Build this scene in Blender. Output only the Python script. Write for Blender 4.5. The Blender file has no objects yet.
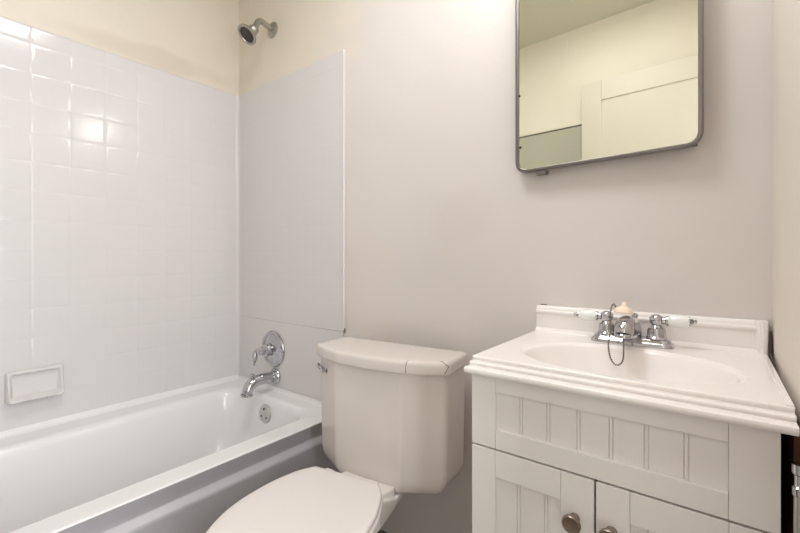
import bpy, bmesh, math, random
from mathutils import Vector, Matrix
from mathutils.bvhtree import BVHTree
random.seed(4)
PI = math.pi
S = bpy.context.scene
C = S.collection

# ------------------------------------------------------------------ camera
F_PX = 409.0
CAM = Vector((1.928, -1.15, 1.0))
YAW = math.radians(37.7)
cd = bpy.data.cameras.new('camera'); cam = bpy.data.objects.new('camera', cd); C.objects.link(cam)
cd.sensor_fit = 'HORIZONTAL'; cd.sensor_width = 36.0; cd.lens = 36.0 * F_PX / 800.0
cd.shift_y = -8.5 / 800.0
cd.clip_start = 0.02
cam.location = CAM; cam.rotation_euler = (PI / 2, 0, YAW)
S.camera = cam

# ------------------------------------------------------------------ world, lights, exposure
w = bpy.data.worlds.new('world'); S.world = w; w.use_nodes = True
w.node_tree.nodes['Background'].inputs[0].default_value = (0.80, 0.86, 1.0, 1)
w.node_tree.nodes['Background'].inputs[1].default_value = 0.6

def area(name, loc, rot, sx, sy, power, col):
    l = bpy.data.lights.new(name, 'AREA'); l.shape = 'RECTANGLE'; l.size = sx; l.size_y = sy
    l.energy = power; l.color = col
    o = bpy.data.objects.new(name, l); C.objects.link(o); o.location = loc; o.rotation_euler = rot
    return o
# fill lamp added in the unseen hall, shining in through the open doorway
area('hall_fill', (2.75, -1.02, 1.20), (0, PI / 2, 0), 1.7, 0.7, 31.0, (0.90, 0.95, 1.0))
VANITY_W = 1.25      # each of the three bulbs above the mirror
CEIL_W = 10.0       # soft fill panel added on the ceiling
S.view_settings.view_transform = 'Standard'; S.view_settings.look = 'None'
S.view_settings.exposure = 0.08; S.view_settings.gamma = 1.0; S.view_settings.use_curve_mapping = False
S.cycles.max_bounces = 12; S.cycles.diffuse_bounces = 8; S.cycles.glossy_bounces = 6
S.cycles.sample_clamp_indirect = 3.0
S.cycles.use_denoising = True

# ------------------------------------------------------------------ materials
def srgb(r, g, b):
    f = lambda c: (c / 255 / 12.92) if c / 255 <= 0.04045 else ((c / 255 + 0.055) / 1.055) ** 2.4
    return (f(r), f(g), f(b), 1)

def mat(name, col, rough=0.5, metal=0.0, spec=0.5, coat=0.0, mottle=0.0, mscale=3.0, col2=None, bump=0.0, bscale=60.0, stretch=(1, 1, 1)):
    m = bpy.data.materials.new(name); m.use_nodes = True
    nt = m.node_tree; b = nt.nodes['Principled BSDF']
    b.inputs['Base Color'].default_value = col; b.inputs['Roughness'].default_value = rough
    b.inputs['Metallic'].default_value = metal; b.inputs['Specular IOR Level'].default_value = spec
    b.inputs['Coat Weight'].default_value = coat; b.inputs['Coat Roughness'].default_value = 0.05
    tc = nt.nodes.new('ShaderNodeTexCoord'); mp = nt.nodes.new('ShaderNodeMapping')
    mp.inputs['Scale'].default_value = stretch
    nt.links.new(tc.outputs['Object'], mp.inputs[0])
    if mottle > 0 or col2:
        n = nt.nodes.new('ShaderNodeTexNoise'); n.inputs['Scale'].default_value = mscale
        n.inputs['Detail'].default_value = 4.0
        nt.links.new(mp.outputs[0], n.inputs['Vector'])
        r = nt.nodes.new('ShaderNodeValToRGB')
        r.color_ramp.elements[0].position = 0.36; r.color_ramp.elements[1].position = 0.66
        c2 = col2 or tuple([c * (1 - mottle) for c in col[:3]] + [1])
        r.color_ramp.elements[0].color = c2; r.color_ramp.elements[1].color = col
        nt.links.new(n.outputs['Fac'], r.inputs[0]); nt.links.new(r.outputs[0], b.inputs['Base Color'])
    if bump > 0:
        n2 = nt.nodes.new('ShaderNodeTexNoise'); n2.inputs['Scale'].default_value = bscale
        n2.inputs['Detail'].default_value = 3.0
        nt.links.new(mp.outputs[0], n2.inputs['Vector'])
        bp = nt.nodes.new('ShaderNodeBump'); bp.inputs['Strength'].default_value = bump
        bp.inputs['Distance'].default_value = 0.01
        nt.links.new(n2.outputs['Fac'], bp.inputs['Height']); nt.links.new(bp.outputs[0], b.inputs['Normal'])
    return m

def wall_paint(name, c_main, c_other, patches=()):
    """painted plaster with mottled repainting; patches = (centre, radius xyz, colour, strength) touch-ups"""
    m = mat(name, c_main, rough=0.55, spec=0.35, mottle=0.01, mscale=2.2, col2=c_other, bump=0.05, bscale=45)
    nt = m.node_tree; b = nt.nodes['Principled BSDF']
    src = b.inputs['Base Color'].links[0].from_socket
    tc = nt.nodes.new('ShaderNodeTexCoord')
    nz = nt.nodes.new('ShaderNodeTexNoise'); nz.inputs['Scale'].default_value = 7.0
    nt.links.new(tc.outputs['Object'], nz.inputs['Vector'])
    for (cen, rad, colr, st) in patches:
        mp = nt.nodes.new('ShaderNodeMapping'); mp.vector_type = 'TEXTURE'
        mp.inputs['Location'].default_value = cen; mp.inputs['Scale'].default_value = rad
        nt.links.new(tc.outputs['Object'], mp.inputs[0])
        ln = nt.nodes.new('ShaderNodeVectorMath'); ln.operation = 'LENGTH'
        nt.links.new(mp.outputs[0], ln.inputs[0])
        ad = nt.nodes.new('ShaderNodeMath'); ad.operation = 'ADD'
        nt.links.new(ln.outputs['Value'], ad.inputs[0]); nt.links.new(nz.outputs['Fac'], ad.inputs[1])
        mr = nt.nodes.new('ShaderNodeMapRange'); mr.interpolation_type = 'SMOOTHSTEP'
        mr.inputs['From Min'].default_value = 1.0; mr.inputs['From Max'].default_value = 1.7
        mr.inputs['To Min'].default_value = st; mr.inputs['To Max'].default_value = 0.0
        nt.links.new(ad.outputs[0], mr.inputs[0])
        mx = nt.nodes.new('ShaderNodeMix'); mx.data_type = 'RGBA'
        nt.links.new(mr.outputs[0], mx.inputs[0]); nt.links.new(src, mx.inputs[6])
        mx.inputs[7].default_value = colr
        src = mx.outputs[2]
    nt.links.new(src, b.inputs['Base Color'])
    return m

BEIGE = srgb(224, 215, 202); GREIGE = srgb(218, 212, 208)
M = {}
M['paint_left'] = wall_paint('beige_wall_paint', BEIGE, srgb(219, 210, 197),
    [((0, -0.42, 1.87), (1, 0.32, 0.05), srgb(208, 196, 184), 0.7)])
M['paint_back'] = wall_paint('greige_wall_paint', GREIGE, srgb(215, 209, 206),
    [((0.35, 0, 2.15), (0.62, 1, 0.55), BEIGE, 1.0),
     ((0.86, 0, 0.88), (0.20, 1, 0.24), srgb(218, 208, 200), 0.6),
     ((1.28, 0, 1.12), (0.12, 1, 0.10), srgb(210, 203, 197), 0.45)])
M['paint_right'] = wall_paint('cream_wall_paint', srgb(222, 213, 203), srgb(216, 208, 199))
M['paint_rear'] = wall_paint('cream_rear_paint', srgb(236, 231, 220), srgb(232, 227, 216))
M['ceiling'] = mat('ceiling_paint', srgb(196, 192, 176), 0.8)
M['floor'] = mat('vinyl_floor', srgb(100, 87, 78), 0.45, mottle=0.2, mscale=14)
M['dark_wood'] = mat('bare_brown_wood', srgb(112, 72, 48), 0.7, mottle=0.4, mscale=8, stretch=(1, 1, 0.15))
M['tile'] = mat('white_surround', srgb(213, 210, 210), 0.15, spec=0.5, bump=0.02, bscale=9)
M['enamel'] = mat('white_tub_enamel', srgb(228, 227, 228), 0.12, spec=0.5)
M['apron'] = mat('tub_apron_shade', srgb(180, 178, 182), 0.22, spec=0.5)  # tub enamel made greyer here: the apron's shade is put into its colour
M['caulk'] = mat('white_caulk', srgb(228, 224, 218), 0.5)
M['bisque'] = mat('bisque_china', srgb(217, 209, 203), 0.12, spec=0.5, mottle=0.03, mscale=6)
M['seat'] = mat('bisque_seat_plastic', srgb(219, 213, 210), 0.22)
M['bowl'] = mat('pale_bowl_china', srgb(226, 221, 215), 0.15)
M['crack'] = mat('dark_crack', srgb(52, 36, 28), 0.9)
M['chrome'] = mat('chrome', (0.52, 0.52, 0.54, 1), 0.07, metal=1.0)
M['old_chrome'] = mat('dull_chrome', (0.42, 0.41, 0.37, 1), 0.30, metal=0.85)
M['steel'] = mat('brushed_steel_frame', (0.24, 0.225, 0.215, 1), 0.38, metal=1.0, bump=0.1, bscale=120, stretch=(1, 1, 12))
M['nickel'] = mat('brushed_bronze_nickel', (0.34, 0.28, 0.235, 1), 0.38, metal=1.0, bump=0.1, bscale=160)
M['holes'] = mat('dark_nozzle_face', srgb(74, 66, 64), 0.6)
M['dark'] = mat('dark_rubber', srgb(38, 34, 32), 0.7)
M['mildew'] = mat('dark_mildew', srgb(70, 58, 50), 0.9)
M['porcelain'] = mat('porcelain_lever', srgb(236, 240, 238), 0.08, coat=0.5)
M['marble'] = mat('cultured_marble_white', srgb(240, 235, 233), 0.16, spec=0.5)
M['basin'] = mat('cultured_marble_cream', srgb(236, 226, 216), 0.18, spec=0.5)
M['cabinet'] = mat('greige_cabinet_paint', srgb(230, 226, 224), 0.42, bump=0.02, bscale=90)
M['groove'] = mat('cabinet_groove', srgb(196, 190, 182), 0.6)
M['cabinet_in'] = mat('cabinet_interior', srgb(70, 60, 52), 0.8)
M['cream_rubber'] = mat('cream_rubber', srgb(244, 226, 208), 0.45)
M['chain'] = mat('tarnished_bead_chain', (0.22, 0.19, 0.165, 1), 0.4, metal=1.0)
M['door'] = mat('cream_door_paint', srgb(194, 188, 176), 0.4)
M['sage'] = mat('sage_grey_panel', srgb(178, 177, 164), 0.5)
M['plate'] = mat('brushed_plate', (0.6, 0.59, 0.57, 1), 0.3, metal=1.0)
mm = bpy.data.materials.new('old_mirror_glass'); mm.use_nodes = True
b_ = mm.node_tree.nodes['Principled BSDF']
b_.inputs['Base Color'].default_value = (0.86, 0.845, 0.74, 1); b_.inputs['Metallic'].default_value = 1.0; b_.inputs['Roughness'].default_value = 0.02
M['mirror'] = mm
def emit(name, col, st):
    m = bpy.data.materials.new(name); m.use_nodes = True
    b = m.node_tree.nodes['Principled BSDF']
    b.inputs['Base Color'].default_value = (0.9, 0.9, 0.9, 1)
    b.inputs['Emission Color'].default_value = col; b.inputs['Emission Strength'].default_value = st
    return m
M['globe'] = emit('lit_opal_globe', (1.0, 0.95, 0.88, 1), 9.0)
M['fill_face'] = emit('fill_panel_glow', (1.0, 0.93, 0.83, 1), 3.0)  # glowing face of the added ceiling panel

# ------------------------------------------------------------------ helpers
def empty(name, loc=(0, 0, 0), rz=0.0):
    o = bpy.data.objects.new(name, None); C.objects.link(o); o.location = loc; o.rotation_euler = (0, 0, rz)
    o.empty_display_size = 0.05
    return o
def tag(o, label=None, cat=None, group=None, kind=None):
    if label: o['label'] = label
    if cat: o['category'] = cat
    if group: o['group'] = group
    if kind: o['kind'] = kind
    return o
def build(name, bm, m, parent=None, smooth=True, angle=35):
    me = bpy.data.meshes.new(name)
    bmesh.ops.recalc_face_normals(bm, faces=bm.faces)
    if smooth:
        for f in bm.faces: f.smooth = True
        ca = math.radians(angle)
        for e in bm.edges:
            if len(e.link_faces) == 2 and e.calc_face_angle(0) > ca: e.smooth = False
    bm.to_mesh(me); bm.free()
    if not isinstance(m, (list, tuple)): m = [m]
    for x in m: me.materials.append(x)
    o = bpy.data.objects.new(name, me); C.objects.link(o)
    if parent: o.parent = parent
    if smooth:
        wn = o.modifiers.new('weighted_normals', 'WEIGHTED_NORMAL'); wn.keep_sharp = True; wn.weight = 80
    return o
def add_box(bm, x0, x1, y0, y1, z0, z1, bev=0.0, seg=2, mi=0):
    r = bmesh.ops.create_cube(bm, size=1.0)
    vs = r['verts']
    for v in vs:
        v.co = Vector(((x0 + x1) / 2 + v.co.x * (x1 - x0), (y0 + y1) / 2 + v.co.y * (y1 - y0), (z0 + z1) / 2 + v.co.z * (z1 - z0)))
    if bev > 0:
        es = list({e for v in vs for e in v.link_edges})
        bmesh.ops.bevel(bm, geom=es, offset=bev, segments=seg, affect='EDGES', profile=0.5)
    return bm
def box(x0, x1, y0, y1, z0, z1, bev=0.0, seg=2):
    bm = bmesh.new(); add_box(bm, x0, x1, y0, y1, z0, z1, bev, seg); return bm
def loft(bm, rings, cap0=True, cap1=True, closed=True, mi=0):
    R = [[bm.verts.new(p) for p in r] for r in rings]
    n = len(rings[0])
    for a, b in zip(R[:-1], R[1:]):
        for i in range(n if closed else n - 1):
            f = bm.faces.new((a[i], a[(i + 1) % n], b[(i + 1) % n], b[i])); f.material_index = mi
    if cap0: bm.faces.new(R[0]).material_index = mi
    if cap1: bm.faces.new(R[-1]).material_index = mi
    return R
def frame_of(d):
    d = Vector(d).normalized()
    up = Vector((0, 0, 1)) if abs(d.z) < 0.95 else Vector((1, 0, 0))
    a = d.cross(up).normalized(); b = a.cross(d).normalized()
    return a, b, d
def lathe(bm, origin, axis, prof, n=32, cap=True):
    """prof: (radius, distance along axis)"""
    a, b, d = frame_of(axis); o = Vector(origin)
    rings = []
    for r, h in prof:
        r = max(r, 1e-5)
        rings.append([o + d * h + (a * math.cos(2 * PI * i / n) + b * math.sin(2 * PI * i / n)) * r for i in range(n)])
    loft(bm, rings, cap, cap)
    return bm
def tube(bm, pts, rads, n=16, cap=True, flat=1.0):
    pts = [Vector(p) for p in pts]
    if not isinstance(rads, (list, tuple)): rads = [rads] * len(pts)
    prev = None; rings = []
    for i, p in enumerate(pts):
        d = (pts[min(i + 1, len(pts) - 1)] - pts[max(i - 1, 0)]).normalized()
        if prev is None: a, b, _ = frame_of(d)
        else:
            a = (prev - d * prev.dot(d)).normalized(); b = a.cross(d).normalized()
        prev = a
        rings.append([p + (a * math.cos(2 * PI * k / n) + b * math.sin(2 * PI * k / n) * flat) * rads[i] for k in range(n)])
    loft(bm, rings, cap, cap)
    return bm
def catmull(P, m=8, closed=False):
    P = [Vector(p) for p in P]; out = []; n = len(P)
    for i in range(n if closed else n - 1):
        if closed: p0, p1, p2, p3 = P[(i - 1) % n], P[i], P[(i + 1) % n], P[(i + 2) % n]
        else: p0, p1, p2, p3 = P[max(i - 1, 0)], P[i], P[i + 1], P[min(i + 2, n - 1)]
        for k in range(m):
            t = k / m
            out.append(0.5 * ((2 * p1) + (p2 - p0) * t + (2 * p0 - 5 * p1 + 4 * p2 - p3) * t * t + (-p0 + 3 * p1 - 3 * p2 + p3) * t ** 3))
    if not closed: out.append(P[-1])
    return out
def round_poly(pts, rads, seg=6):
    """2D polygon with every corner rounded by its own radius"""
    out = []; n = len(pts)
    for i in range(n):
        p = Vector(pts[i]); a = Vector(pts[i - 1]); b = Vector(pts[(i + 1) % n]); r = rads[i] if isinstance(rads, (list, tuple)) else rads
        u = (a - p).normalized(); v = (b - p).normalized()
        ang = u.angle(v); d = min(r / max(math.tan(ang / 2), 1e-4), 0.45 * (a - p).length, 0.45 * (b - p).length)
        s, e = p + u * d, p + v * d
        for k in range(seg + 1):
            t = k / seg
            out.append(s * (1 - t) ** 2 + p * 2 * t * (1 - t) + e * t * t)
    return out
def inset(pts, d):
    """shrink a 2D outline by d towards its middle"""
    xs = [p[0] for p in pts]; ys = [p[1] for p in pts]
    cx, cy = (min(xs) + max(xs)) / 2, (min(ys) + max(ys)) / 2
    sx = 1 - 2 * d / (max(xs) - min(xs)); sy = 1 - 2 * d / (max(ys) - min(ys))
    return [(cx + (p[0] - cx) * sx, cy + (p[1] - cy) * sy) for p in pts]
def outline_loft(bm, pts, levels, cap0=True, cap1=True):
    return loft(bm, [[(x, y, z) for x, y in (inset(pts, d) if d else [(p[0], p[1]) for p in pts])] for z, d in levels], cap0, cap1)
def extrude_x(bm, prof, x0, x1):
    """prof (y,z) outline, extruded along x"""
    loft(bm, [[(x0, y, z) for y, z in prof], [(x1, y, z) for y, z in prof]])
    return bm
def extrude_y(bm, prof, y0, y1):
    loft(bm, [[(x, y0, z) for x, z in prof], [(x, y1, z) for x, z in prof]])
    return bm
def extrude_z(bm, prof, z0, z1):
    loft(bm, [[(x, y, z0) for x, y in prof], [(x, y, z1) for x, y in prof]])
    return bm

RX = 2.02; RY = -1.60; CZ = 2.44     # room: x 0..RX, y RY..0, z 0..CZ
T = 0.10

# ------------------------------------------------------------------ room shell
def struct(name, bm, m): return tag(build(name, bm, m, smooth=False), kind='structure')
struct('floor', box(-T, RX + 1.1, RY - T, T, -0.08, 0), M['floor'])
struct('ceiling', box(-T, RX + 1.1, RY - T, T, CZ, CZ + 0.08), M['ceiling'])
struct('wall_left', box(-T, 0, RY - T, T, 0, CZ), M['paint_left'])
struct('wall_back', box(0, RX, 0, T, 0, CZ), M['paint_back'])
struct('wall_rear', box(0, RX + 1.1, RY - T, RY, 0, CZ), M['paint_rear'])
bm = bmesh.new()       # right wall with the doorway the picture was taken from
DY0, DY1, DH = -1.565, -0.735, 2.05
add_box(bm, RX, RX + T, DY1, T, 0, CZ); add_box(bm, RX, RX + T, RY, DY0, 0, CZ); add_box(bm, RX, RX + T, DY0, DY1, DH, CZ)
struct('wall_right', bm, M['paint_right'])
struct('wall_hall', box(RX + 1.0, RX + 1.1, RY, T, 0, CZ), M['paint_rear'])
struct('trim_1', box(RX - 0.008, RX - 0.0005, -0.380, -0.012, 0.0, 0.765), M['dark_wood'])   # bare brown board beside the vanity
# thin cap rail and sage-grey lower panel of the rear wall, seen in the mirror
bm = bmesh.new(); add_box(bm, 0.765, 1.40, RY + 0.0005, RY + 0.010, 0.0, 1.823); add_box(bm, 0.702, 0.765, RY + 0.0005, RY + 0.010, 0.40, 1.823)
struct('trim_2', bm, M['sage'])
struct('trim_3', box(0.702, 1.40, RY + 0.0005, RY + 0.013, 1.8235, 1.830), M['mildew'])

# door leaf standing open along the rear wall
dr = empty('door_1', (RX - 0.012, -1.515, 0)); tag(dr, kind='structure')
bm = bmesh.new(); DW = 0.82; DT = 0.036; DHT = 2.035
def dbox(x0, x1, z0, z1, y0=0.0, y1=DT, b=0.002): add_box(bm, -x1, -x0, y0 - DT / 2, y1 - DT / 2, z0, z1, b)
sw = 0.108
dbox(0, sw, 0.01, DHT); dbox(DW - sw, DW, 0.01, DHT)
dbox(sw, DW - sw, DHT - 0.115, DHT); dbox(sw, DW - sw, 0.98, 1.10); dbox(sw, DW - sw, 0.01, 0.20)
build('door_leaf', bm, M['door'], dr)
for z0, z1 in ((0.20, 0.98), (1.10, DHT - 0.115)):
    bm = bmesh.new(); add_box(bm, -(DW - sw) + 0.0005, -sw - 0.0005, -0.008, 0.010, z0 + 0.0005, z1 - 0.0005)
    build('door_panel', bm, M['door'], dr)
bm = bmesh.new(); lathe(bm, (-DW + 0.06, DT / 2, 0.93), (0, 1, 0), [(0.026, 0), (0.026, 0.004), (0.010, 0.008), (0.010, 0.03), (0.024, 0.036), (0.027, 0.05), (0.018, 0.06), (0, 0.062)])
build('door_knob', bm, M['nickel'], dr)

# ------------------------------------------------------------------ lamps
cl = empty('ceiling_fill', (1.30, -0.74, CZ)); tag(cl, 'square fill panel added out of view above the middle of the bathroom', 'fill light')  # unseen panel, added to brighten the room evenly from above
build('housing', box(-0.26, 0.26, -0.26, 0.26, -0.030, 0, 0.004), M['plate'], cl)
build('diffuser', box(-0.245, 0.245, -0.245, 0.245, -0.036, -0.0302, 0.002), M['fill_face'], cl)
l = bpy.data.lights.new('panel_fill', 'AREA'); l.shape = 'SQUARE'; l.size = 0.48; l.energy = CEIL_W; l.color = (0.94, 0.965, 1.0)
o = bpy.data.objects.new('panel_fill', l); C.objects.link(o); o.parent = cl; o.location = (0, 0, -0.040)

vl = empty('vanity_light', (1.69, -0.001, 1.945)); tag(vl, 'three-globe vanity light bar on the wall above the mirror cabinet', 'wall light')
build('back_plate', box(-0.24, 0.24, -0.022, 0, -0.05, 0.05, 0.006), M['chrome'], vl)
for k in (-1, 0, 1):
    bm = bmesh.new(); lathe(bm, (k * 0.155, -0.0225, 0), (0, -1, 0), [(0.026, 0), (0.026, 0.02), (0.02, 0.03)], 24); sk = build('socket', bm, M['chrome'], vl)
    bm = bmesh.new(); bmesh.ops.create_uvsphere(bm, u_segments=24, v_segments=16, radius=0.042, matrix=Matrix.Translation((k * 0.155, -0.092, 0))); build('globe_bulb', bm, M['globe'], vl)
    l = bpy.data.lights.new('bulb_light', 'POINT'); l.energy = VANITY_W; l.color = (1.0, 0.985, 0.97); l.shadow_soft_size = 0.05
    o = bpy.data.objects.new('bulb_light', l); C.objects.link(o); o.parent = vl; o.location = (k * 0.155, -0.145, -0.005)

# ------------------------------------------------------------------ shower surround
sr = empty('shower_surround', (0, 0, 0.392)); tag(sr, 'glossy white tub surround moulded with square tile pattern, around the bathtub', 'shower surround')
def tile_sheet(us, vs, put, depth, seed):
    """us, vs: groove positions (ends included); put(u, v, h) -> point"""
    rnd = random.Random(seed); bm = bmesh.new(); g = 0.0016; g2 = 0.0050
    cache = {}
    def V(u, v, h):
        k = (round(u, 5), round(v, 5), round(h, 6))
        if k not in cache: cache[k] = bm.verts.new(put(u, v, h))
        return cache[k]
    for i in range(len(us) - 1):
        for j in range(len(vs) - 1):
            u0, u1, v0, v1 = us[i], us[i + 1], vs[j], vs[j + 1]
            if u1 - u0 < 0.02 or v1 - v0 < 0.02: gg, gg2 = g * 0.5, g2 * 0.5
            else: gg, gg2 = g, g2
            tu, tv = rnd.gauss(0, 0.0022), rnd.gauss(0, 0.0022)
            def ring(d, h, tilt=True):
                uc, vc = (u0 + u1) / 2, (v0 + v1) / 2
                return [V(u, v, h + ((u - uc) * tu + (v - vc) * tv if tilt else 0)) for u, v in ((u0 + d, v0 + d), (u1 - d, v0 + d), (u1 - d, v1 - d), (u0 + d, v1 - d))]
            A = ring(0, 0, False); B = ring(gg, depth * 0.35, False); D = ring(gg2, depth); E = ring(gg2 + 0.006, depth * 1.08)
            for P, Q in ((A, B), (B, D), (D, E)):
                for k in range(4): bm.faces.new((P[k], P[(k + 1) % 4], Q[(k + 1) % 4], Q[k]))
            bm.faces.new(E)
    return bm
TH = 0.006
lines_z = [1.76 - 0.1045 * k for k in range(13)]
lines_z = [z for z in lines_z if z > 0.42]
zs = [0.392] + sorted(lines_z) + [1.820]
ys = sorted([-0.8016 + 0.1115 * k for k in range(-6, 8)])
ys = [RY + 0.001] + [y for y in ys if y > RY + 0.03] + [-0.0005]
dz = -0.392
bm = tile_sheet(ys, zs, lambda u, v, h: (TH + h, u, v + dz), 0.0010, 3)
# closed edge behind the sheet (top lip)
extrude_y(bm, [(0.0005, 1.8195 + dz), (TH + 0.0003, 1.8195 + dz), (TH + 0.0005, 1.8215 + dz), (TH - 0.002, 1.8235 + dz), (0.0005, 1.8235 + dz)], RY + 0.001, -0.0005)
add_box(bm, 0.0005, TH - 0.0002, RY + 0.001, -0.0005, 0.0, 1.8195 + dz)
build('side_panel', bm, M['tile'], sr, angle=80)
xs = [0.0135] + [0.404 + 0.11 * k for k in range(-3, 4)][0:] + [0.757]
zb = [0.712] + [z for z in sorted(lines_z) if z > 0.73] + [1.820]
bm = tile_sheet(xs, zb, lambda u, v, h: (u, -TH - h, v + dz), 0.0004, 8)
add_box(bm, 0.0135, 0.757, -TH + 0.0002, -0.0005, 0.712 + dz, 1.8235 + dz)
build('end_panel', bm, M['tile'], sr, angle=80)
bm = bmesh.new(); add_box(bm, 0.0105, 0.7575, -TH + 0.0010, -0.0005, 0.0, 0.7119 + dz)
extrude_x(bm, [(-TH - 0.0015, 0.7125 + dz), (-TH + 0.001, 0.7135 + dz), (-TH + 0.0012, 0.7065 + dz), (-TH - 0.0005, 0.7080 + dz)], 0.0135, 0.7575)
build('lower_end_panel', bm, M['tile'], sr)
bm = bmesh.new(); extrude_z(bm, [(0.7565, -0.0005), (0.7565, -0.0075), (0.760, -0.0105), (0.7645, -0.010), (0.767, -0.007), (0.767, -0.0005)], 0.718 + dz, 1.826 + dz)
build('edge_trim', bm, M['tile'], sr)
bm = bmesh.new(); extrude_z(bm, [(0.0062, -0.0062), (0.024, -0.0062), (0.0135, -0.0082), (0.0082, -0.0135), (0.0062, -0.024)], dz + 0.4118, dz + 1.822); build('corner_cove', bm, M['tile'], sr, angle=80)
bm = tile_sheet([0.0135] + [0.404 + 0.11 * k for k in range(-3, 3)] + [0.70], zb, lambda u, v, h: (u, RY + TH + h, v + dz), 0.0006, 9)
add_box(bm, 0.0135, 0.70, RY + 0.0005, RY + TH - 0.0002, 0, 1.82 + dz)
build('foot_panel', bm, M['tile'], sr, angle=80)
bm = bmesh.new(); tube(bm, [(0.7672, -0.004, 0.704 + dz), (0.7685, -0.005, 0.715 + dz), (0.768, -0.006, 0.722 + dz)], 0.0016, 6)
tag(build('chip', bm, M['mildew'], sr), 'dark chipped spot at the bottom corner of the edge trim')

# moulded soap dish
sd = empty('soap_dish', (TH + 0.002, -0.7925, 0.555)); tag(sd, 'white ceramic soap dish on the left tiled wall above the bathtub', 'soap dish')
bm = bmesh.new()
rect = lambda w_, h_, r_: [Vector(p) for p in round_poly([(-w_, -h_), (w_, -h_), (w_, h_), (-w_, h_)], r_, 6)]
def yz(pts, x, dz_=0, lip=0):
    return [(x + (lip * max(0, (-(p[1]) - 0.0)) ** 1.0 * 12), p[0], p[1] + dz_) for p in pts]
R = [yz(rect(0.0785, 0.0535, 0.008), 0), yz(rect(0.0785, 0.0535, 0.010), 0.006, 0, 0.012), yz(rect(0.0765, 0.0515, 0.010), 0.013, 0, 0.03),
     yz(rect(0.073, 0.048, 0.010), 0.0165, 0, 0.042), yz(rect(0.069, 0.044, 0.010), 0.0165, 0, 0.042), yz(rect(0.065, 0.040, 0.010), 0.011, 0, 0.032), yz(rect(0.060, 0.035, 0.012), 0.004, 0.001, 0.012)]
loft(bm, R); build('body', bm, M['tile'], sd, angle=60)
bm = bmesh.new(); prof = [(0.003, -0.030), (0.014, -0.0335), (0.038, -0.040), (0.043, -0.045), (0.039, -0.051), (0.018, -0.053), (0.003, -0.052)]
rings = []
for t in [i / 20 for i in range(21)]:
    y = -0.073 + 0.146 * t; k = 1 - abs(2 * t - 1) ** 6 * 0.45
    rings.append([(0.003 + (x - 0.003) * k, y, z) for x, z in prof])
loft(bm, rings); build('tray_lip', bm, M['tile'], sd, angle=60)

# ------------------------------------------------------------------ bathtub
tb = empty('bathtub', (0.38, -0.8, 0)); tag(tb, 'white enamel alcove bathtub with grey shaded apron beside the toilet', 'bathtub')
def rrect(x0, x1, y0, y1, r, z, n=14):
    out = []
    for (cx, cy, a0) in ((x1 - r, y1 - r, 0), (x0 + r, y1 - r, PI / 2), (x0 + r, y0 + r, PI), (x1 - r, y0 + r, 1.5 * PI)):
        for k in range(n):
            a = a0 + (PI / 2) * k / (n - 1)
            out.append((cx + r * math.cos(a) - 0.38, cy + r * math.sin(a) + 0.8, z))
    return out
RIM = 0.390
R = []
y0o, y1o = RY + 0.002, -0.002
R.append(rrect(0.0075, 0.7570, y0o, y1o, 0.004, RIM - 0.008))
R.append(rrect(0.0075, 0.7600, y0o, y1o, 0.004, RIM - 0.005))
R.append(rrect(0.0080, 0.7590, y0o, y1o, 0.005, RIM - 0.002))
R.append(rrect(0.010, 0.755, y0o, y1o, 0.006, RIM - 0.0003))
R.append(rrect(0.030, 0.735, y0o + .03, y1o - .02, 0.03, RIM))
R.append(rrect(0.095, 0.684, -1.50, -0.066, 0.09, RIM - 0.0015))
R.append(rrect(0.112, 0.671, -1.49, -0.077, 0.10, RIM - 0.006))
R.append(rrect(0.122, 0.661, -1.482, -0.083, 0.11, RIM - 0.015))
R.append(rrect(0.130, 0.653, -1.475, -0.087, 0.115, RIM - 0.034))
R.append(rrect(0.138, 0.645, -1.45, -0.093, 0.12, RIM - 0.09))
R.append(rrect(0.150, 0.632, -1.40, -0.105, 0.13, RIM - 0.18))
R.append(rrect(0.160, 0.617, -1.35, -0.125, 0.14, RIM - 0.25))
R.append(rrect(0.185, 0.600, -1.30, -0.155, 0.14, RIM - 0.295))
R.append(rrect(0.225, 0.560, -1.25, -0.20, 0.13, RIM - 0.312))
bm = bmesh.new(); loft(bm, R, cap0=False); build('basin', bm, M['enamel'], tb, angle=60)
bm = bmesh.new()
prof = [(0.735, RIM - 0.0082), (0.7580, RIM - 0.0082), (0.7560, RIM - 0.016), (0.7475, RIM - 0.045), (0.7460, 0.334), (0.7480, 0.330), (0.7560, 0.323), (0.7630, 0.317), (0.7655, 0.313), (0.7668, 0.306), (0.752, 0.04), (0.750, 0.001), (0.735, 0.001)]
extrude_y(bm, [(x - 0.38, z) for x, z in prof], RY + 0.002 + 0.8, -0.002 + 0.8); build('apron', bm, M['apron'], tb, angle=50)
cv = lambda s0: [(0.0, 0.0), (s0, 0.0), (s0 * 0.45, s0 * 0.13), (s0 * 0.13, s0 * 0.45), (0.0, s0)]
bm = bmesh.new(); extrude_y(bm, [(0.0080 + a - 0.38, RIM - 0.0012 + b) for a, b in cv(0.022)], RY + 0.01 + 0.8, -0.0085 + 0.8)
extrude_x(bm, [(-0.0078 - a + 0.8, RIM - 0.0012 + b) for a, b in cv(0.018)], 0.008 - 0.38, 0.752 - 0.38)
build('caulk_cove', bm, M['enamel'], tb, angle=80)
bm = bmesh.new(); o_ = (0.365 - 0.38, -0.0915 + 0.8, 0.318); ax = Vector((0, -1, 0.06))
lathe(bm, o_, ax, [(0.040, 0), (0.040, 0.004), (0.0375, 0.007), (0.030, 0.0085), (0, 0.009)], 40); ov = build('overflow_plate', bm, M['plate'], tb)
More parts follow.
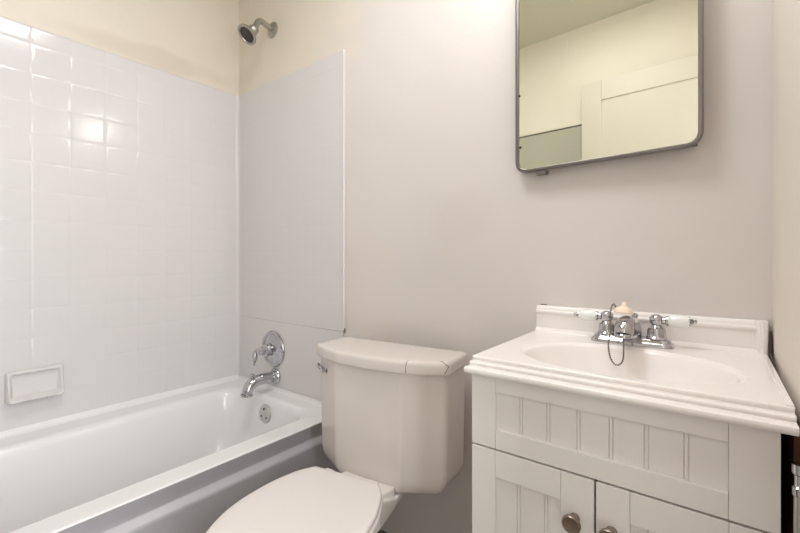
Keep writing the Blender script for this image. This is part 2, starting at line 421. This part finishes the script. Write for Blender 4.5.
for dx, dz_ in ((0, 0.022), (-0.018, -0.012), (0.018, -0.012)):
    bm = bmesh.new(); lathe(bm, Vector(o_) + Vector((dx, -0.0085, dz_)), ax, [(0.0045, 0), (0.0045, 0.0015), (0.002, 0.002)], 12); build('screw', bm, M['dark'], ov)
bm = bmesh.new(); lathe(bm, (0, -0.29 + 0.8, RIM - 0.3118), (0, 0, 1), [(0.032, 0), (0.032, 0.002), (0.024, 0.003), (0.02, 0.001)], 32); build('drain', bm, M['chrome'], tb)

# ------------------------------------------------------------------ tub fittings on the end wall
tv = empty('shower_valve', (0.303, -TH - 0.0006, 0.579)); tag(tv, 'round chrome shower valve with a lever handle, above the tub spout', 'shower valve')
bm = bmesh.new(); lathe(bm, (0, 0, 0), (0, -1, 0), [(0.083, 0), (0.083, 0.004), (0.080, 0.008), (0.070, 0.009), (0.067, 0.0065), (0.055, 0.010), (0.030, 0.017), (0.028, 0.019)], 64); build('escutcheon', bm, M['chrome'], tv)
bm = bmesh.new(); lathe(bm, (0, -0.0185, 0), (0, -1, 0), [(0.0285, 0), (0.0285, 0.012), (0.026, 0.014), (0.0255, 0.020), (0.028, 0.022), (0.028, 0.028), (0.021, 0.033), (0.016, 0.036), (0.015, 0.042), (0.019, 0.045), (0.018, 0.052), (0.010, 0.056), (0, 0.057)], 40); hd = build('handle', bm, M['chrome'], tv)
bm = bmesh.new()
P = catmull([(0, -0.066, 0), (-0.016, -0.072, 0.004), (-0.030, -0.074, 0.001), (-0.036, -0.074, -0.014), (-0.037, -0.074, -0.032), (-0.038, -0.076, -0.052), (-0.039, -0.077, -0.068)], 6)
n = len(P); rr = []
for i in range(n):
    t = i / (n - 1); rr.append(0.0085 if t < 0.1 else 0.006 if t < 0.42 else 0.006 + 0.0055 * math.sin(min(1, (t - 0.42) / 0.45) * PI) if t < 0.87 else 0.0045 * (1.25 - t) / 0.38 + 0.0015)
tube(bm, P, rr, 16); build('lever', bm, M['chrome'], hd)

ts = empty('tub_spout', (0.319, -TH - 0.0006, 0.455)); tag(ts, 'chrome tub spout with a diverter knob, below the shower valve', 'tub spout')
bm = bmesh.new(); lathe(bm, (0, 0, 0), (0, -1, 0), [(0.035, 0), (0.036, 0.006), (0.033, 0.012), (0.029, 0.016), (0.0295, 0.022), (0.026, 0.025)], 40); build('flange', bm, M['chrome'], ts)
bm = bmesh.new()
P = catmull([(0, -0.022, 0), (0, -0.060, 0.003), (0, -0.095, 0.003), (0, -0.122, -0.006), (0, -0.140, -0.025), (0, -0.147, -0.046)], 8)
rr = [0.0225 + 0.0015 * math.sin(i / (len(P) - 1) * PI) for i in range(len(P))]
tube(bm, P, rr, 28); bd = build('body', bm, M['chrome'], ts, angle=60)
bm = bmesh.new(); lathe(bm, (0, -0.147, -0.044), (0, -0.12, -1), [(0.0228, 0), (0.0262, 0.002), (0.0268, 0.009), (0.0240, 0.011), (0.019, 0.011), (0.018, 0.004), (0.0, 0.004)], 32); build('outlet_ring', bm, M['chrome'], ts)
bm = bmesh.new(); lathe(bm, (0, -0.122, 0.014), (0, 0.0, 1), [(0.004, 0), (0.004, 0.011), (0.0095, 0.015), (0.0095, 0.021), (0.003, 0.024)], 20); build('diverter_knob', bm, M['chrome'], ts)

sh = empty('overhead_shower', (0.290, 0, 2.065)); tag(sh, 'dull chrome bell shower head on a bent arm high on the beige wall', 'shower head')
bm = bmesh.new(); lathe(bm, (0, -0.0005, 0), (0, -1, 0), [(0.036, 0), (0.035, 0.005), (0.027, 0.011), (0.014, 0.014)], 32)
build('flange', bm, M['old_chrome'], sh)
P = catmull([(0, -0.004, 0), (0, -0.035, 0.006), (0, -0.062, 0.012), (0, -0.082, 0.000), (0, -0.095, -0.032)], 8)
bm = bmesh.new(); tube(bm, P, 0.0125, 16); build('arm', bm, M['old_chrome'], sh)
ax = Vector((0, -0.66, -0.75)).normalized(); o0 = Vector((0, -0.0930, -0.032))
bm = bmesh.new(); lathe(bm, o0, ax, [(0.014, 0), (0.019, 0.003), (0.020, 0.014), (0.023, 0.018), (0.020, 0.028), (0.018, 0.031), (0.024, 0.038), (0.036, 0.052), (0.042, 0.058), (0.045, 0.060), (0.0455, 0.066), (0.042, 0.068), (0.036, 0.067), (0.034, 0.063)], 40)
bl = build('bell', bm, M['old_chrome'], sh)
bm = bmesh.new(); lathe(bm, o0 + ax * 0.0605, ax, [(0.0345, 0), (0.033, 0.003), (0.02, 0.0045), (0, 0.005)], 32); build('spray_face', bm, M['holes'], bl)
bm = bmesh.new(); a_, b__, d_ = frame_of(ax)
for rr_, nn in ((0.009, 6), (0.018, 10), (0.026, 14)):
    for k in range(nn):
        q = o0 + ax * 0.0640 + (a_ * math.cos(2 * PI * k / nn) + b__ * math.sin(2 * PI * k / nn)) * rr_
        lathe(bm, q, ax, [(0.0018, 0), (0.0016, 0.002)], 8)
tag(build('nozzles', bm, M['dark'], bl), kind=None)

# ------------------------------------------------------------------ toilet
TR = math.radians(6.0)
tl = empty('toilet', (0.872, -0.096, 0), TR); tag(tl, 'bisque two-piece toilet with a cracked tank lid, between bathtub and vanity', 'toilet')
# local: x along the tank (l), y = -f towards the room
lid_out = round_poly([(-0.004, 0), (-0.012, -0.150), (0.050, -0.182), (0.125, -0.207), (0.2285, -0.216), (0.332, -0.207), (0.414, -0.184), (0.474, -0.150), (0.468, 0)], [0.012, 0.018, 0.04, 0.07, 0.09, 0.07, 0.04, 0.022, 0.012], 6)
bm = bmesh.new(); outline_loft(bm, lid_out, [(0.6805, 0.006), (0.6815, 0.002), (0.686, 0), (0.706, 0), (0.7125, 0.0015), (0.7160, 0.005), (0.7175, 0.010), (0.7182, 0.03), (0.7185, 0.08)])
LID = build('tank_lid', bm, M['bisque'], tl, angle=70)
tank_out = round_poly([(-0.001, -0.004), (-0.003, -0.138), (0.108, -0.194), (0.346, -0.194), (0.460, -0.138), (0.460, -0.004)], [0.01, 0.02, 0.03, 0.03, 0.02, 0.01], 6)
def tank_level(z, dl, df):
    cx = 0.2285
    return [(cx + (p[0] - cx) * (1 - dl / 0.22), -0.004 + (p[1] + 0.004) * (1 - df / 0.19), z) for p in tank_out]
bm = bmesh.new()
loft(bm, [tank_level(0.3350, 0.046, 0.035), tank_level(0.3360, 0.036, 0.018), tank_level(0.3395, 0.027, 0.008), tank_level(0.350, 0.017, 0.004), tank_level(0.364, 0.009, 0.002), tank_level(0.385, 0.004, 0.001), tank_level(0.45, 0.003, 0.001), tank_level(0.60, 0, 0), tank_level(0.680, 0, 0)])
TANK = build('tank', bm, M['bisque'], tl, angle=70)
# flush lever on the slanted left facet
fn = Vector((-0.056, -0.100, 0)).normalized(); p0 = Vector((0.045, -0.1567, 0.640))
bm = bmesh.new(); lathe(bm, p0, fn, [(0.014, -0.001), (0.014, 0.003), (0.010, 0.008), (0.007, 0.010), (0.007, 0.012), (0.008, 0.014), (0.008, 0.019), (0.004, 0.021)], 24)
lv = build('flush_lever', bm, M['chrome'], tl)
q0 = p0 + fn * 0.016; e1 = Vector((-0.86, 0.45, 0))
P = catmull([q0, q0 + e1 * 0.012 + Vector((0, 0, 0.006)), q0 + e1 * 0.020 + fn * 0.003 + Vector((0, 0, 0.004)), q0 + e1 * 0.033 + fn * 0.004 + Vector((0, 0, 0.011))], 6)
bm = bmesh.new(); tube(bm, P, [0.0045 + 0.0028 * (i / (len(P) - 1)) for i in range(len(P))], 14); build('lever_arm', bm, M['chrome'], lv)
# bowl with pedestal, seat and seat lid (slightly twisted on the pedestal)
SR = math.radians(6.5); sc = Vector((0.2345, -0.294, 0))
rot = Matrix.Rotation(SR, 3, 'Z')
half = [(0, 0.100), (0.03, 0.124), (0.057, 0.138), (0.11, 0.156), (0.17, 0.1655), (0.22, 0.168), (0.28, 0.160), (0.346, 0.134), (0.388, 0.098), (0.415, 0.055), (0.424, 0)]
R1 = catmull([(h, -f, 0) for f, h in half], 4)
L1 = [Vector((-p.x, p.y, 0)) for p in reversed(R1[:-1])]
seat2d = [(p.x, p.y) for p in (list(R1) + L1)]
def seat_ring(z, d, sy=0.0, w_=None):
    pts = inset(seat2d, d) if d else seat2d
    out = []
    for p in pts:
        v = rot @ Vector((p[0], p[1] + sy, 0)); out.append((sc.x + v.x, sc.y + v.y, z))
    return out
bm = bmesh.new(); loft(bm, [seat_ring(0.4035, 0.004), seat_ring(0.405, 0.001), seat_ring(0.410, 0), seat_ring(0.4155, 0.0015), seat_ring(0.4185, 0.006), seat_ring(0.4205, 0.02), seat_ring(0.4215, 0.06)])
build('seat_lid', bm, M['seat'], tl, angle=50)
bm = bmesh.new(); loft(bm, [seat_ring(0.3865, 0.003), seat_ring(0.389, -0.002), seat_ring(0.396, -0.003), seat_ring(0.4008, -0.001), seat_ring(0.4025, 0.003)])
build('seat', bm, M['seat'], tl, angle=50)
for s in (-1, 1):
    v = sc + rot @ Vector((s * 0.07, 0.016, 0))
    bm = bmesh.new(); add_box(bm, v.x - 0.016, v.x + 0.016, v.y - 0.012, v.y + 0.014, 0.3865, 0.402, 0.005, 3); build('hinge_cap', bm, M['seat'], tl)
bm = bmesh.new()
def bowl_ring(z, s_, f0, f1, w_):
    """s_: blend; egg outline from f0 to f1 of half width w_ (local)"""
    out = []; n = 56
    for k in range(n):
        a = 2 * PI * k / n; c, s = math.cos(a), math.sin(a)
        fy = (f0 + f1) / 2 + (f1 - f0) / 2 * math.copysign(abs(s) ** s_, s)
        wx = w_ * math.copysign(abs(c) ** 0.85, c)
        v = rot @ Vector((wx, -(fy), 0)); out.append((sc.x + v.x, sc.y + v.y, z))
    return out
loft(bm, [bowl_ring(0.001, 0.8, -0.13, 0.24, 0.100), bowl_ring(0.02, 0.8, -0.13, 0.24, 0.100), bowl_ring(0.04, 0.8, -0.12, 0.225, 0.085), bowl_ring(0.12, 0.85, -0.11, 0.22, 0.072),
          bowl_ring(0.20, 0.9, -0.09, 0.27, 0.082), bowl_ring(0.26, 0.95, -0.01, 0.34, 0.088), bowl_ring(0.31, 1, 0.03, 0.39, 0.116), bowl_ring(0.35, 1, 0.035, 0.420, 0.150), bowl_ring(0.378, 1, 0.01, 0.428, 0.164), bowl_ring(0.386, 1, 0.015, 0.42, 0.157)])
build('bowl', bm, M['bowl'], tl, angle=60)
bm = bmesh.new()
dk = round_poly([(0.2285 - 0.085, -0.05), (0.2285 + 0.085, -0.05), (0.2285 + 0.108, -0.20), (0.2345 + 0.118, -0.30), (0.2345 + 0.118, -0.375), (0.2345 - 0.100, -0.375), (0.2285 - 0.105, -0.30), (0.2285 - 0.10, -0.20)], 0.02, 5)
def slope(z, d): 
    return [(x, y, z + (0.045 * min(1, max(0, (-y - 0.205) / 0.06)) if z > 0.325 else 0)) for x, y in inset(dk, d)]
loft(bm, [slope(0.300, 0.045), slope(0.301, 0.016), slope(0.306, 0.005), slope(0.328, 0), slope(0.3335, 0.003), slope(0.3345, 0.012)])
build('deck', bm, M['bowl'], tl, angle=60)
# cracks of the lid, laid on its surface
bpy.context.view_layer.update()
def ray_px(px, py):
    d = Vector((math.cos(YAW), math.sin(YAW), 0)) * ((px - 400) / F_PX) + Vector((-math.sin(YAW), math.cos(YAW), 0)) + Vector((0, 0, (258.0 - py) / F_PX))
    return d.normalized()
def on_surface(o, px, py):
    inv = o.matrix_world.inverted(); a = inv @ CAM; d = (inv.to_3x3() @ ray_px(px, py)).normalized()
    ok, loc, nor, _ = o.ray_cast(a, d)
    return (loc, nor) if ok else None
for pts, lab in (([(408.2, 360.6), (406.6, 362.2), (406.0, 365), (405.6, 368), (405.7, 371), (405.2, 374)], 'hairline crack down the front of the tank lid'),
            ([(440.5, 361.2), (444.0, 362.8), (446.6, 365.4), (448.8, 366.6), (447.2, 369.5), (445.4, 373), (443.8, 375)], 'jagged crack round the broken corner of the tank lid')):
    Q = []
    for a, b in zip(pts[:-1], pts[1:]):
        for k in range(4):
            t = k / 4; r = on_surface(LID, a[0] * (1 - t) + b[0] * t, a[1] * (1 - t) + b[1] * t)
            if r: Q.append(r[0] + r[1] * 0.00005)
    if len(Q) > 2:
        bm = bmesh.new(); tube(bm, Q, [0.0006 + 0.0003 * random.random() for _ in Q], 6)
        tag(build('crack', bm, M['crack'], LID), lab)

# ------------------------------------------------------------------ vanity cabinet
X0, X1, YF = 1.541, 1.996, -0.414
vn = empty('vanity_cabinet', ((X0 + X1) / 2, 0, 0)); tag(vn, 'greige beadboard vanity cabinet with two doors under the white sink top', 'vanity cabinet')
mx = -(X0 + X1) / 2
def vb(name, x0, x1, y0, y1, z0, z1, bev=0.0012, m='cabinet', parent=None):
    return build(name, box(x0 + mx, x1 + mx, y0, y1, z0, z1, bev), M[m], parent or vn)
FB = YF + 0.019      # plane behind the overlay fronts
bm = bmesh.new()
add_box(bm, X0 + mx, X0 + 0.016 + mx, FB, -0.002, 0.0, 0.7715); add_box(bm, X1 - 0.016 + mx, X1 + mx, FB, -0.002, 0.0, 0.7715)
add_box(bm, X0 + 0.016 + mx, X1 - 0.016 + mx, -0.008, -0.002, 0.09, 0.7715); add_box(bm, X0 + 0.016 + mx, X1 - 0.016 + mx, FB, -0.008, 0.09, 0.105)
build('carcass', bm, M['cabinet'], vn, smooth=False)
vb('toe_kick', X0 + 0.016, X1 - 0.016, FB + 0.05, FB + 0.062, 0.0, 0.09, 0, 'cabinet_in')
vb('face_frame', X0 + 0.0005, X1 - 0.0005, FB - 0.0005, FB + 0.018, 0.095, 0.7715, 0, 'cabinet_in').location.y = 0.0
def bead_panel(x0, x1, z0, z1, grooves, parent, name='beaded_panel'):
    yb, yf = YF + 0.016, YF + 0.0065
    prof = [(x0, yb), (x0, yf)]
    for g in grooves:
        for s in (-1, 1):
            c = g + s * 0.0028
            prof += [(c - 0.0011, yf), (c, yf + 0.0024), (c + 0.0011, yf)]
        # the narrow bead between the grooves is slightly round
    prof += [(x1, yf), (x1, yb)]
    bm = bmesh.new(); extrude_z(bm, [(x + mx, y) for x, y in prof], z0, z1)
    return build(name, bm, M['cabinet'], parent, angle=20)
# false drawer front
df = build('drawer_front', box(X0 + mx, 1.591 + mx, YF, FB - 0.001, 0.632, 0.7715, 0.0012), M['cabinet'], vn)
def rail(x0, x1, z0, z1, p, nm='rail'): return build(nm, box(x0 + mx, x1 + mx, YF + 0.0003, FB - 0.001, z0, z1, 0.0012), M['cabinet'], p)
build('stile', box(1.942 + mx, X1 + mx, YF, FB - 0.001, 0.632, 0.7715, 0.0012), M['cabinet'], df)
rail(1.5912, 1.9418, 0.632, 0.669, df); rail(1.5912, 1.9418, 0.741, 0.7715, df)
bead_panel(1.5912, 1.9418, 0.668, 0.742, [1.640, 1.690, 1.741, 1.7915, 1.8416, 1.8928], df)
def door(x0, x1, kx):
    d = build('door', box(x0 + mx, x0 + 0.0495 + mx, YF, FB - 0.001, 0.098, 0.6285, 0.0014), M['cabinet'], vn)
    build('stile', box(x1 - 0.0535 + mx, x1 + mx, YF, FB - 0.001, 0.098, 0.6285, 0.0014), M['cabinet'], d)
    rail(x0 + 0.0497, x1 - 0.0537, 0.5775, 0.6285, d); rail(x0 + 0.0497, x1 - 0.0537, 0.098, 0.148, d)
    a, b = x0 + 0.0497, x1 - 0.0537
    bead_panel(a, b, 0.147, 0.579, [a + 0.0445, a + 0.0955] if kx > 0 else [b - 0.0955, b - 0.0445], d)
    k = (x1 - 0.027) if kx > 0 else (x0 + 0.0265)
    bm = bmesh.new(); lathe(bm, (k - 0.003 + mx, YF + 0.0002, 0.556), (0, -1, 0), [(0.0085, 0), (0.0075, 0.004), (0.0065, 0.010), (0.0085, 0.015), (0.0135, 0.018), (0.0155, 0.0215), (0.0155, 0.024), (0.0135, 0.027), (0.0115, 0.0265), (0.006, 0.0262), (0, 0.026)], 32)
    build('knob', bm, M['nickel'], d)
door(X0, 1.7668, 1); door(1.7702, X1, -1)
# seam lines of the worktop rail are real gaps: drawer front stops 3.5 mm above the doors

# ------------------------------------------------------------------ sink top
TX0, TX1, TYF, TZ = 1.533, 2.0115, -0.393, 0.800
stp = empty('vanity_countertop', ((TX0 + TX1) / 2, 0, 0.772)); tag(stp, 'white cultured marble sink top with stepped front edge and oval basin', 'sink top')
cx, cz = (TX0 + TX1) / 2, 0.772
EX, EY, EA, EB = 1.776 - cx, -0.243, 0.190, 0.133
bm = bmesh.new(); N = 160
rx0, rx1, ry0, ry1 = TX0 - cx, 2.003 - cx, TYF, -0.016
angs = [2 * PI * k / N for k in range(N)]
for (px_, py_) in ((rx0, ry0), (rx1, ry0), (rx0, ry1), (rx1, ry1)):
    a = math.atan2(py_ - EY, px_ - EX) % (2 * PI)
    i = min(range(N), key=lambda k: abs(angs[k] - a)); angs[i] = a
def ell(s, z, dy=0.0, so=None): return [(EX + EA * s * math.cos(a_e(a)), EY + dy + EB * s * math.sin(a_e(a)), z) for a in angs]
def a_e(a): return math.atan2(math.sin(a) / EB, math.cos(a) / EA)
def rectpt(a):
    c, s = math.cos(a), math.sin(a); t = 1e9
    if c > 1e-9: t = min(t, (rx1 - EX) / c)
    if c < -1e-9: t = min(t, (rx0 - EX) / c)
    if s > 1e-9: t = min(t, (ry1 - EY) / s)
    if s < -1e-9: t = min(t, (ry0 - EY) / s)
    return (EX + t * c, EY + t * s, TZ - cz)
z = TZ - cz
bowlprof = [(0.02, z - 0.128), (0.20, z - 0.127), (0.40, z - 0.120), (0.58, z - 0.104), (0.72, z - 0.080), (0.82, z - 0.055), (0.89, z - 0.033), (0.935, z - 0.017), (0.962, z - 0.0085), (0.978, z - 0.0050), (1.0, z - 0.0038), (1.018, z - 0.0030), (1.030, z - 0.0006), (1.040, z)]
rings = [ell(s, zz) for s, zz in bowlprof] + [[rectpt(a) for a in angs]]
loft(bm, rings, cap0=True, cap1=False)
# right-hand strip along the wall, a touch higher (caulked lip)
add_box(bm, rx1, TX1 - cx, TYF, -0.0005, 0.001, z + 0.0018, 0.001)
# back strip under the backsplash and left/right/bottom faces
add_box(bm, rx0, rx1, ry1, -0.0005, 0.001, z - 0.0001)
bm.faces.new([bm.verts.new(p) for p in ((rx0, ry0, 0.001), (rx0, ry0, z), (rx0, ry1, z), (rx0, ry1, 0.001))])
# stepped front edge
FR = [(ry0 + 0.0, z), (ry0 - 0.0012, z - 0.0005), (ry0 - 0.0022, z - 0.0020), (ry0 - 0.0022, z - 0.0040), (ry0 - 0.0008, z - 0.0062), (ry0 - 0.0008, z - 0.0080), (ry0 - 0.0045, z - 0.0088), (ry0 - 0.0115, z - 0.0078), (ry0 - 0.0150, z - 0.0088), (ry0 - 0.0160, z - 0.0105), (ry0 - 0.0155, z - 0.0122), (ry0 - 0.0142, z - 0.0138), (ry0 - 0.0142, z - 0.0155),
      (ry0 - 0.019, z - 0.0162), (ry0 - 0.0340, z - 0.0150), (ry0 - 0.0380, z - 0.0165), (ry0 - 0.0395, z - 0.0200), (ry0 - 0.0385, z - 0.0245), (ry0 - 0.036, 0.001), (ry0, 0.001)]
extrude_x(bm, FR, rx0, TX1 - cx)
build('top_slab', bm, M['marble'], stp, angle=40)
bm = bmesh.new()
BS = [(-0.0005, z), (-0.0300, z), (-0.0285, z + 0.0030), (-0.0235, z + 0.0058), (-0.0195, z + 0.0095), (-0.0185, z + 0.046), (-0.0215, z + 0.0490), (-0.0225, z + 0.0530), (-0.0210, z + 0.0565), (-0.0185, z + 0.0580), (-0.0175, z + 0.0630), (-0.0150, z + 0.0672), (-0.0110, z + 0.0690), (-0.0005, z + 0.0690)]
extrude_x(bm, BS, rx0, 2.012 - cx)
extrude_z(bm, [(2.0123 - cx, -0.0005), (2.0123 - cx, -0.030), (2.009 - cx, -0.0315), (2.004 - cx, -0.0310), (2.002 - cx, -0.0275), (1.998 - cx, -0.0265), (1.996 - cx, -0.0225), (1.992 - cx, -0.018), (1.992 - cx, -0.0005)], z, z + 0.0685)
build('backsplash', bm, M['marble'], stp, angle=40)
bm = bmesh.new(); lathe(bm, (EX, EY, z - 0.1279), (0, 0, 1), [(0.022, 0), (0.022, 0.002), (0.015, 0.0025), (0.014, 0.0)], 32); build('drain', bm, M['chrome'], stp)
bm = bmesh.new()
tube(bm, [(2.0155 - cx, -0.030, z + 0.050), (2.0158 - cx, -0.031, z + 0.035), (2.0152 - cx, -0.033, z + 0.02), (2.0155 - cx, -0.036, z + 0.006), (2.014 - cx, -0.06, z + 0.002), (2.0145 - cx, -0.09, z + 0.0015), (2.014 - cx, -0.13, z + 0.001)], [0.0022, 0.003, 0.0035, 0.004, 0.0022, 0.0016, 0.0012], 8)
tag(build('open_joint', bm, M['mildew'], stp), 'dark mildewed joint along the right wall')
bm = bmesh.new(); add_box(bm, 1.540 - cx, 1.556 - cx, -0.004, -0.0006, z + 0.0692, z + 0.0708, 0.0004)
tag(build('grout_speck', bm, M['mildew'], stp), 'dark fleck on top of the backsplash')

# ------------------------------------------------------------------ sink faucet
fc = empty('sink_faucet', (1.770, -0.062, 0.8003)); tag(fc, 'chrome centerset sink faucet with two white porcelain lever handles', 'faucet')
bp = round_poly([(-0.085, -0.026), (0.085, -0.026), (0.085, 0.026), (-0.085, 0.026)], 0.025, 8)
bm = bmesh.new(); outline_loft(bm, bp, [(0, 0), (0.006, 0), (0.0085, 0.002), (0.010, 0.005), (0.014, 0.0065), (0.0165, 0.009), (0.0175, 0.013)]); build('base_plate', bm, M['chrome'], fc, angle=50)
for s in (-1, 1):
    bm = bmesh.new(); lathe(bm, (s * 0.051, 0, 0.0172), (0, 0, 1), [(0.0205, 0), (0.021, 0.003), (0.0185, 0.006), (0.0180, 0.020), (0.0165, 0.024), (0.012, 0.027), (0.010, 0.031), (0.0125, 0.035), (0.0145, 0.041), (0.0140, 0.047), (0.010, 0.052), (0.005, 0.0545), (0, 0.055)], 36)
    h = build('handle', bm, M['chrome'], fc)
    bs = Vector((s * 0.051, 0, 0.0172 + 0.041)); d = Vector((s * 0.995, -0.04, 0.055 if s > 0 else 0.0)).normalized()
    bm = bmesh.new(); lathe(bm, bs + d * 0.012, d, [(0.0075, 0), (0.0075, 0.006), (0.0110, 0.008), (0.0110, 0.0115)], 24); build('collar', bm, M['chrome'], h)
    bm = bmesh.new(); lathe(bm, bs + d * 0.0235, d, [(0.0105, 0), (0.0125, 0.002), (0.0138, 0.008), (0.0142, 0.018), (0.0136, 0.028), (0.0120, 0.036), (0.0105, 0.038)], 28)
    tag(build('porcelain_lever', bm, M['porcelain'], h), 'white porcelain lever')
    bm = bmesh.new(); lathe(bm, bs + d * 0.0615, d, [(0.0105, 0), (0.0105, 0.002), (0.005, 0.003), (0.0065, 0.006), (0.0035, 0.008), (0.0045, 0.011), (0.003, 0.0135), (0, 0.014)], 20); build('finial', bm, M['chrome'], h)
bm = bmesh.new()
P = catmull([(0, 0.004, 0.014), (0, -0.002, 0.034), (0, -0.022, 0.046), (0, -0.050, 0.051), (0, -0.074, 0.050), (0, -0.090, 0.043), (0, -0.095, 0.034)], 8)
n = len(P); tube(bm, P, [0.0235 - 0.0035 * min(1, i / (n * 0.45)) - 0.0025 * max(0, (i - n * 0.7)) / (n * 0.3) for i in range(n)], 28)
sp = build('spout', bm, M['chrome'], fc, angle=60)
bm = bmesh.new(); lathe(bm, (0, -0.0952, 0.0365), (0, -0.05, -1), [(0.0165, 0), (0.0180, 0.002), (0.0180, 0.008), (0.0145, 0.009), (0.013, 0.006), (0.0, 0.006)], 24); build('aerator', bm, M['chrome'], sp)
bm = bmesh.new(); lathe(bm, (0.006, 0.018, 0.016), (0, 0, 1), [(0.0028, 0), (0.0028, 0.040), (0.0062, 0.043), (0.0070, 0.048), (0.0045, 0.053), (0, 0.054)], 18); build('lift_rod', bm, M['chrome'], fc)

# cream rubber stopper resting on the spout, its bead chain hanging into the basin
rs = empty('sink_stopper', (1.764, -0.120, 0.8750)); tag(rs, 'cream rubber sink stopper on a bead chain, lying on the faucet spout', 'sink stopper')
bm = bmesh.new(); lathe(bm, (0, 0, 0.0010), (0.06, 0.10, 1), [(0.0185, 0), (0.0195, 0.002), (0.0185, 0.008), (0.0150, 0.012), (0.0075, 0.015), (0.0050, 0.019), (0.0045, 0.023), (0.0020, 0.026)], 28)
build('plug', bm, M['cream_rubber'], rs)
bm = bmesh.new()
path = catmull([(-0.0140, -0.002, 0.0125), (-0.0190, -0.003, 0.0205), (-0.0225, -0.008, 0.015), (-0.0235, -0.018, -0.004), (-0.0215, -0.026, -0.034), (-0.0255, -0.027, -0.066), (-0.0225, -0.029, -0.091), (-0.017, -0.029, -0.104), (-0.009, -0.029, -0.110), (-0.001, -0.029, -0.106), (0.004, -0.029, -0.094), (0.0045, -0.027, -0.071), (0.004, -0.0250, -0.060), (0.003, -0.0220, -0.0515)], 24)
L = [0.0]
for a, b in zip(path[:-1], path[1:]): L.append(L[-1] + (b - a).length)
s = 0.0; j = 0
while s < L[-1]:
    while L[j + 1] < s: j += 1
    t = (s - L[j]) / max(1e-9, L[j + 1] - L[j]); p = path[j].lerp(path[j + 1], t)
    bmesh.ops.create_uvsphere(bm, u_segments=8, v_segments=6, radius=0.0021, matrix=Matrix.Translation(p)); s += 0.0046
tube(bm, path[::4] + [path[-1]], 0.0010, 6)
build('bead_chain', bm, M['chain'], rs, angle=180)
# ------------------------------------------------------------------ mirror cabinet
MY = math.radians(2.0)
mr = empty('mirror_cabinet', (1.478, -0.026, 1.237), -MY); tag(mr, 'steel framed medicine cabinet mirror with rounded corners above the sink', 'mirror')
MW, MH = 0.429, 0.63
def mrect(x0, x1, z0, z1, r): return [(p[0], p[1]) for p in round_poly([(x0, z0), (x1, z0), (x1, z1), (x0, z1)], r, 10)]
skew = 0.008
def sk(x, z): return z + skew * (x / MW) * (1 - z / MH)
def mring(d, y, r): return [(x, y, sk(x, z)) for x, z in mrect(d, MW - d, d, MH - d, max(0.003, r - d))]
bm = bmesh.new()
Rr = 0.036
loft(bm, [mring(0.0096, -0.0005, Rr), mring(0.0096, -0.0065, Rr), mring(0.0078, -0.0092, Rr), mring(0.0025, -0.0092, Rr), mring(0.0004, -0.0075, Rr), mring(0, -0.004, Rr), mring(0, 0.0, Rr), mring(0.004, 0.002, Rr)], cap0=False, cap1=False)
build('frame', bm, M['steel'], mr, angle=50)
bm = bmesh.new(); loft(bm, [mring(0.0092, -0.0035, Rr), mring(0.0092, 0.0, Rr)]); build('mirror_glass', bm, M['mirror'], mr, smooth=False)
bm = bmesh.new(); loft(bm, [mring(0.004, 0.0012, Rr), mring(0.004, 0.0085, Rr)]); build('door_back', bm, M['steel'], mr, angle=50)
bm = bmesh.new(); add_box(bm, 0.058, 0.086, -0.006, 0.016, -0.0090, 0.0015, 0.001); build('catch', bm, M['steel'], mr)
for zz in (0.074, 0.220):
    bm = bmesh.new(); lathe(bm, (0.0135 if zz < 0.1 else 0.0105, -0.0036, zz), (0, -1, 0), [(0.0032, -0.0003), (0.0032, 0.0012), (0.0018, 0.002)], 12); build('screw', bm, M['dark'], mr)
bm = bmesh.new(); add_box(bm, 0.012, MW - 0.012, 0.0088, 0.0245, 0.014, MH - 0.012); build('cabinet_body', bm, M['steel'], mr, smooth=False)

# ------------------------------------------------------------------ water supply pipe beside the vanity
pp = empty('supply_pipe', (2.0122, -0.424, 0.0)); tag(pp, 'grey metal pipe with a small collar in the dark gap right of the vanity', 'pipe')
bm = bmesh.new(); tube(bm, [(0, 0, 0.0005), (0, 0, 0.696)], 0.0056, 16); build('pipe', bm, M['plate'], pp)
bm = bmesh.new(); lathe(bm, (0, 0, 0.696), (0, 0, 1), [(0.0070, 0), (0.0072, 0.010), (0.005, 0.012), (0.005, 0.026), (0.0072, 0.028), (0.0072, 0.040)], 20); build('collar', bm, M['chrome'], pp)
